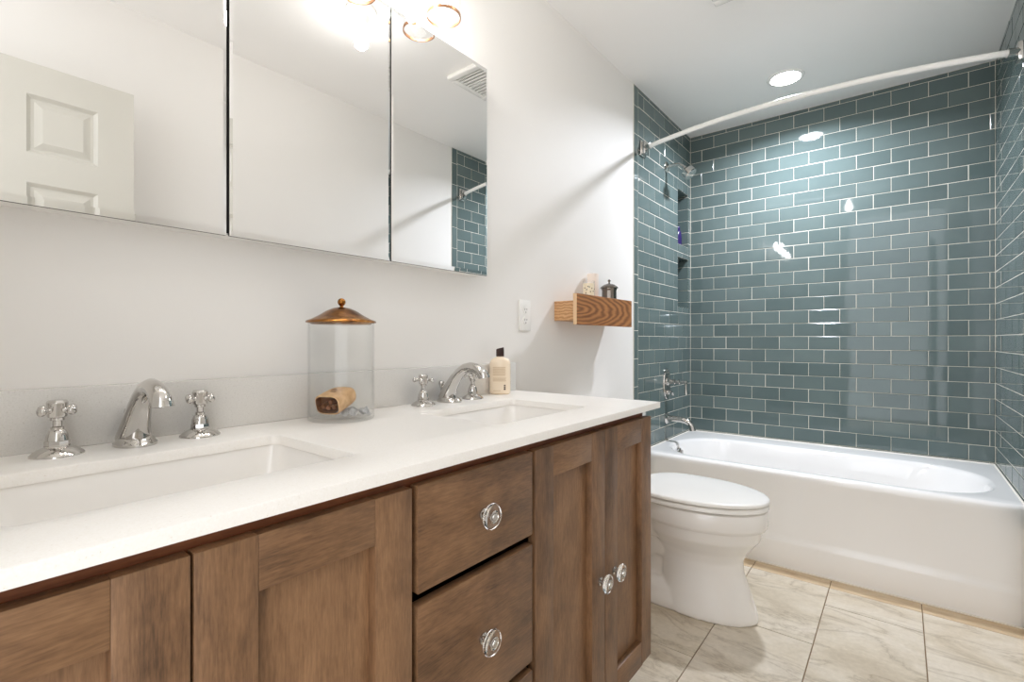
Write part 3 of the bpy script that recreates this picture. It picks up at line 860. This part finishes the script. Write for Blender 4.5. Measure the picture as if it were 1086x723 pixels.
# lotion bottle
BX, BY = 0.052, 1.283
lb = thing('lotion_bottle', 'cream lotion bottle with dark brown cap at the right end of the counter', 'bottle', (BX, BY, CT), math.radians(40))
def oval(rx, ry, z, n=40): return [(rx * math.cos(2 * PI * i / n), ry * math.sin(2 * PI * i / n), z) for i in range(n)]
b = MB(M['lotion'])
b.loft([oval(0.030, 0.017, 0.0005), oval(0.0345, 0.0215, 0.004), oval(0.0355, 0.0225, 0.012), oval(0.0355, 0.0225, 0.100), oval(0.0345, 0.0220, 0.110), oval(0.030, 0.0195, 0.1185), oval(0.020, 0.0155, 0.1235), oval(0.013, 0.0125, 0.1255), oval(0.012, 0.012, 0.130)])
b.build('bottle_body', lb, False, 50)
b = MB(M['cap'])
b.loft([oval(0.0130, 0.0125, 0.1285), oval(0.0135, 0.013, 0.130), oval(0.0135, 0.013, 0.150), [(x, y, 0.155 + 0.25 * (x)) for x, y, z in oval(0.0132, 0.0128, 0)], [(x, y, 0.157 + 0.25 * (x)) for x, y, z in oval(0.0115, 0.011, 0)]])
b.build('cap', lb, False, 40)
def band(a0, a1, z0, z1, dark=False, e=0.0004):
    b = MB(M['labeldk'] if dark else M['labelc']); n = 10
    for i in range(n):
        A, B = a0 + (a1 - a0) * i / n, a0 + (a1 - a0) * (i + 1) / n
        p = lambda a, z: ((0.0355 + e) * math.cos(a), (0.0225 + e) * math.sin(a), z)
        b.poly((p(A, z0), p(B, z0), p(B, z1), p(A, z1)))
    b.bm.verts.ensure_lookup_table(); bmesh.ops.remove_doubles(b.bm, verts=b.bm.verts, dist=1e-6)
    b.build('print_line', lb, False, 30)
fa = -PI / 2
for i in range(6): band(fa - 0.75, fa + 0.55 - 0.04 * (i % 2), 0.0900 - i * 0.0052, 0.0932 - i * 0.0052)
for i in range(3): band(fa - 0.75, fa + 0.60 - 0.06 * (i % 2), 0.0540 - i * 0.0045, 0.0570 - i * 0.0045)
band(fa - 0.70, fa + 0.05, 0.012, 0.0145)
for z0, z1 in ((0.016, 0.022), (0.0235, 0.0275), (0.029, 0.033)): band(fa + 0.36, fa + 0.54, z0, z1, True, 0.0006)
for z0, z1 in ((0.070, 0.085), (0.036, 0.046)): band(fa + 1.45, fa + 1.62, z0, z1, True, 0.0006)

# ------------------------------------------------------------------ toilet
to = thing('toilet', 'white ceramic toilet with closed lid between the vanity and the bathtub', 'toilet', (0.40, 2.0, 0.0))
TYC = 2.0
def egg(xb, xf, hb, z, xm=0.47, n=64, sq=1.0, yc=TYC):
    o = []
    for i in range(n):
        a = 2 * PI * i / n; c, s = math.cos(a), math.sin(a)
        if c > 0: x = xm + (xf - xm) * c
        else: x = xm - (xm - xb) * (abs(c) ** sq)
        o.append((x, yc + hb * s, z))
    return o
b = MB(M['ceramic'])
b.loft([egg(0.345, 0.708, 0.118, 0.0), egg(0.345, 0.708, 0.118, 0.018), egg(0.345, 0.703, 0.115, 0.045), egg(0.345, 0.680, 0.107, 0.11), egg(0.345, 0.660, 0.102, 0.17),
        egg(0.335, 0.655, 0.104, 0.215), egg(0.32, 0.668, 0.116, 0.248), egg(0.30, 0.692, 0.138, 0.278), egg(0.28, 0.716, 0.158, 0.308), egg(0.27, 0.722, 0.166, 0.340),
        egg(0.26, 0.726, 0.168, 0.362)], 0)
# rear foot, trapway and link to the tank
b.loft([egg(0.13, 0.60, 0.112, 0.0, 0.38), egg(0.13, 0.60, 0.112, 0.03, 0.38), egg(0.14, 0.58, 0.098, 0.075, 0.38), egg(0.16, 0.56, 0.070, 0.10, 0.38)], 0)
tp = [(0.46, TYC, 0.22), (0.38, TYC, 0.24), (0.31, TYC, 0.235), (0.25, TYC, 0.19), (0.22, TYC, 0.13), (0.22, TYC, 0.05)]
b.box((0.20, TYC - 0.045, 0.04), (0.42, TYC + 0.045, 0.31))
b.tube(tp, [0.085, 0.083, 0.082, 0.078, 0.072, 0.075], 0, 20)
b.loft([rrect(0.24, TYC, 0.16, 0.105, 0.05, 0.27, 64), rrect(0.20, TYC, 0.19, 0.125, 0.05, 0.33, 64), rrect(0.19, TYC, 0.178, 0.16, 0.05, 0.40, 64), rrect(0.19, TYC, 0.178, 0.165, 0.05, 0.424, 64)], 0)
bo = b.build('bowl', to, angle=180)
rm = bo.modifiers.new('remesh', 'REMESH'); rm.mode = 'VOXEL'; rm.voxel_size = 0.006; rm.use_smooth_shade = True
sm = bo.modifiers.new('smooth', 'SMOOTH'); sm.factor = 0.5; sm.iterations = 6
b = MB(M['ceramic'])
b.loft([egg(0.25, 0.733, 0.172, 0.352, 0.47), egg(0.25, 0.7395, 0.179, 0.362, 0.47), egg(0.25, 0.741, 0.181, 0.368, 0.47), egg(0.25, 0.741, 0.181, 0.412, 0.47), egg(0.25, 0.738, 0.178, 0.421, 0.47), egg(0.255, 0.730, 0.170, 0.425, 0.47)], 0)
b.build('rim', to, angle=40)
def slabring(z0, z1, xb, xf, hb, r, dome=0.0):
    R = [egg(xb + r, xf - r, hb - r, z0, 0.46, 72, 0.6), egg(xb, xf, hb, z0 + r * 0.5, 0.46, 72, 0.6), egg(xb, xf, hb, z1 - r, 0.46, 72, 0.6), egg(xb + r * 0.6, xf - r * 0.6, hb - r * 0.6, z1 - r * 0.25, 0.46, 72, 0.6), egg(xb + r * 2, xf - r * 2, hb - r * 2, z1, 0.46, 72, 0.6)]
    if dome: R += [egg(xb + 0.05, xf - 0.07, hb - 0.06, z1 + dome * 0.7, 0.46, 72, 0.6), egg(xb + 0.12, xf - 0.16, hb - 0.13, z1 + dome, 0.46, 72, 0.6)]
    return R
b = MB(M['white']); b.loft(slabring(0.429, 0.4475, 0.245, 0.744, 0.184, 0.006)); b.build('seat', to, angle=50)
b = MB(M['white']); b.loft(slabring(0.4505, 0.468, 0.240, 0.746, 0.186, 0.007, 0.006)); b.build('lid', to, angle=50)
for s in (-1, 1):
    b = MB(M['white']); b.tube([(0.248, TYC + s * 0.07 - 0.02, 0.452), (0.248, TYC + s * 0.07 + 0.02, 0.452)], 0.012, 0, 14); b.build('seat_hinge', to)
b = MB(M['ceramic'])
b.loft([rrect(0.105, TYC, 0.080, 0.170, 0.035, 0.425, 64), rrect(0.105, TYC, 0.088, 0.185, 0.035, 0.45, 64), rrect(0.106, TYC, 0.092, 0.198, 0.04, 0.74, 64)])
b.build('tank', to, angle=50)
b = MB(M['ceramic'])
b.loft([rrect(0.106, TYC, 0.095, 0.202, 0.045, 0.741, 64), rrect(0.106, TYC, 0.099, 0.206, 0.045, 0.746, 64), rrect(0.106, TYC, 0.099, 0.206, 0.045, 0.766, 64), rrect(0.106, TYC, 0.094, 0.201, 0.045, 0.7755, 64), rrect(0.106, TYC, 0.07, 0.17, 0.045, 0.778, 64)])
b.build('tank_lid', to, angle=50)
b = MB(M['chrome']); b.lathe([(0.013, 0.0), (0.013, 0.006), (0.008, 0.010), (0.0, 0.012)], (0.198, TYC - 0.14, 0.69), 0, 18, TOX)
b.tube([(0.206, TYC - 0.14, 0.69), (0.210, TYC - 0.11, 0.687), (0.208, TYC - 0.075, 0.68)], [0.004, 0.0045, 0.006], 0, 10); b.build('flush_lever', to)

# ------------------------------------------------------------------ shower fittings
FY = 2.93
sp = thing('tub_spout', 'curved chrome tub spout low on the left tiled wall', 'spout', (0.0, FY, 0.575))
b = MB(M['chrome'])
b.lathe([(0.034, 0.0), (0.034, 0.006), (0.026, 0.012), (0.020, 0.016)], (0.0, FY, 0.582), 0, 28, TOX)
pts = [(0.01, 0.582), (0.05, 0.584), (0.09, 0.583), (0.120, 0.578), (0.142, 0.567), (0.155, 0.550), (0.160, 0.532), (0.161, 0.524)]
b.tube([(x, FY, z) for x, z in pts], [0.020, 0.0185, 0.0178, 0.0175, 0.0172, 0.0172, 0.0178, 0.0182], 0, 22, 1.0, (0, 1, 0))
b.build('spout_body', sp, angle=45)
vv = thing('shower_valve', 'chrome shower valve with oval plate and lever on the left tiled wall', 'valve', (0.0, FY, 0.80))
b = MB(M['chrome'])
def ov(s, x): return [(x, FY + 0.052 * s * math.cos(2 * PI * i / 48), 0.793 + 0.094 * s * math.sin(2 * PI * i / 48)) for i in range(48)]
b.loft([ov(1.0, 0.0), ov(1.0, 0.005), ov(0.95, 0.009), ov(0.85, 0.010)]); b.build('valve_plate', vv, angle=35)
b = MB(M['chrome'])
b.lathe([(0.026, 0.008), (0.026, 0.016), (0.017, 0.022), (0.014, 0.045), (0.017, 0.048), (0.017, 0.056), (0.010, 0.060), (0.010, 0.072), (0.015, 0.075), (0.015, 0.083), (0.009, 0.087), (0.009, 0.112), (0.013, 0.114), (0.013, 0.128), (0.0, 0.130)], (0, FY, 0.808), 0, 24, TOX)
b.tube([(0.121, FY, 0.815), (0.121, FY, 0.79), (0.121, FY, 0.762), (0.122, FY, 0.742), (0.123, FY, 0.733)], [0.010, 0.007, 0.0075, 0.010, 0.011], 0, 14); b.build('lever', vv, angle=40)
b = MB(M['chrome'])
b.lathe([(0.015, 0.009), (0.015, 0.020), (0.010, 0.024), (0.010, 0.032), (0.0, 0.034)], (0, FY, 0.742), 0, 20, TOX)
b.tube([(0.026, FY, 0.742), (0.029, FY + 0.016, 0.742), (0.030, FY + 0.028, 0.736), (0.031, FY + 0.033, 0.722)], [0.006, 0.006, 0.007, 0.008], 0, 12); b.build('diverter', vv, angle=40)
sh = thing('shower_fixture', 'chrome shower head on a short arm high on the left tiled wall', 'shower head', (0.0, FY, 2.10))
b = MB(M['chrome'])
b.lathe([(0.033, 0.0), (0.033, 0.004), (0.024, 0.010), (0.012, 0.014)], (0, FY, 2.118), 0, 28, TOX)
b.tube([(0.008, FY, 2.118), (0.05, FY, 2.122), (0.08, FY, 2.116), (0.100, FY, 2.102), (0.112, FY, 2.088)], 0.0105, 0, 18); b.build('shower_arm', sh)
b = MB(M['chrome'])
dirn = Vector((0.64, 0.0, -0.77)).normalized(); Rh = Vector((0, 0, 1)).rotation_difference(dirn).to_matrix()
b.lathe([(0.011, 0.0), (0.015, 0.004), (0.015, 0.014), (0.020, 0.020), (0.036, 0.032), (0.0405, 0.036), (0.0405, 0.066), (0.037, 0.070), (0.0, 0.069)], (0.106, FY, 2.094), 0, 32, Rh); b.build('spray_head', sh, angle=35)

rd = thing('shower_curtain_rod', 'curved white shower curtain rod spanning the tub between two chrome brackets', 'curtain rod', (0.745, 2.50, 2.12))
b = MB(M['rodwhite'])
RYE, BOW, RZ_ = 2.572, 0.132, 2.118
pts = []
for i in range(41):
    x = 0.03 + (W - 0.06) * i / 40; u = (x / W) * 2 - 1
    pts.append((x, RYE - BOW * (1 - u * u), RZ_))
b.tube(pts, 0.0117, 0, 18); b.build('rod', rd)
# slimmer telescoping end has a seam near the middle
b = MB(M['rodwhite']); b.tube([pts[17], pts[18]], 0.0124, 0, 18); b.build('joint_collar', rd)
for x0, s in ((0.0, 1), (W, -1)):
    b = MB(M['chrome'])
    xa, xb = sorted((x0, x0 + s * 0.010))
    b.box((xa, RYE - 0.032, RZ_ - 0.044), (xb, RYE + 0.032, RZ_ + 0.044), 0, 0.004, 2)
    xa, xb = sorted((x0 + s * 0.008, x0 + s * 0.030))
    b.box((xa, RYE - 0.024, RZ_ - 0.034), (xb, RYE + 0.024, RZ_ + 0.034), 0, 0.004, 2)
    P0 = Vector((x0 + s * 0.022, RYE - BOW * (1 - ((x0 + s * 0.022) / W * 2 - 1) ** 2), RZ_)); P1 = Vector((x0 + s * 0.058, RYE - BOW * (1 - ((x0 + s * 0.058) / W * 2 - 1) ** 2), RZ_))
    b.tube([P0, P1], 0.0155, 0, 18)
    b.build('bracket', rd, angle=35)

# bottle in the upper niche
pb = thing('shampoo_bottle', 'dark purple bottle standing in the upper tiled niche', 'bottle', (-0.045, 3.262, 1.6856))
b = MB(M['purple'])
b.loft([[(x * 1.0 - 0.045, y + 3.262, z + 1.6856) for x, y, z in oval(rx, ry, z0, 32)] for rx, ry, z0 in ((0.020, 0.026, 0.0005), (0.0225, 0.030, 0.004), (0.0225, 0.030, 0.070), (0.020, 0.026, 0.095), (0.013, 0.016, 0.110), (0.011, 0.011, 0.114))])
b.build('bottle_body', pb)
b = MB(M['purple']); b.lathe([(0.012, 0.114), (0.0125, 0.116), (0.0125, 0.134), (0.011, 0.136), (0.0, 0.136)], (-0.045, 3.262, 1.6856), 0, 24); b.build('cap', pb)
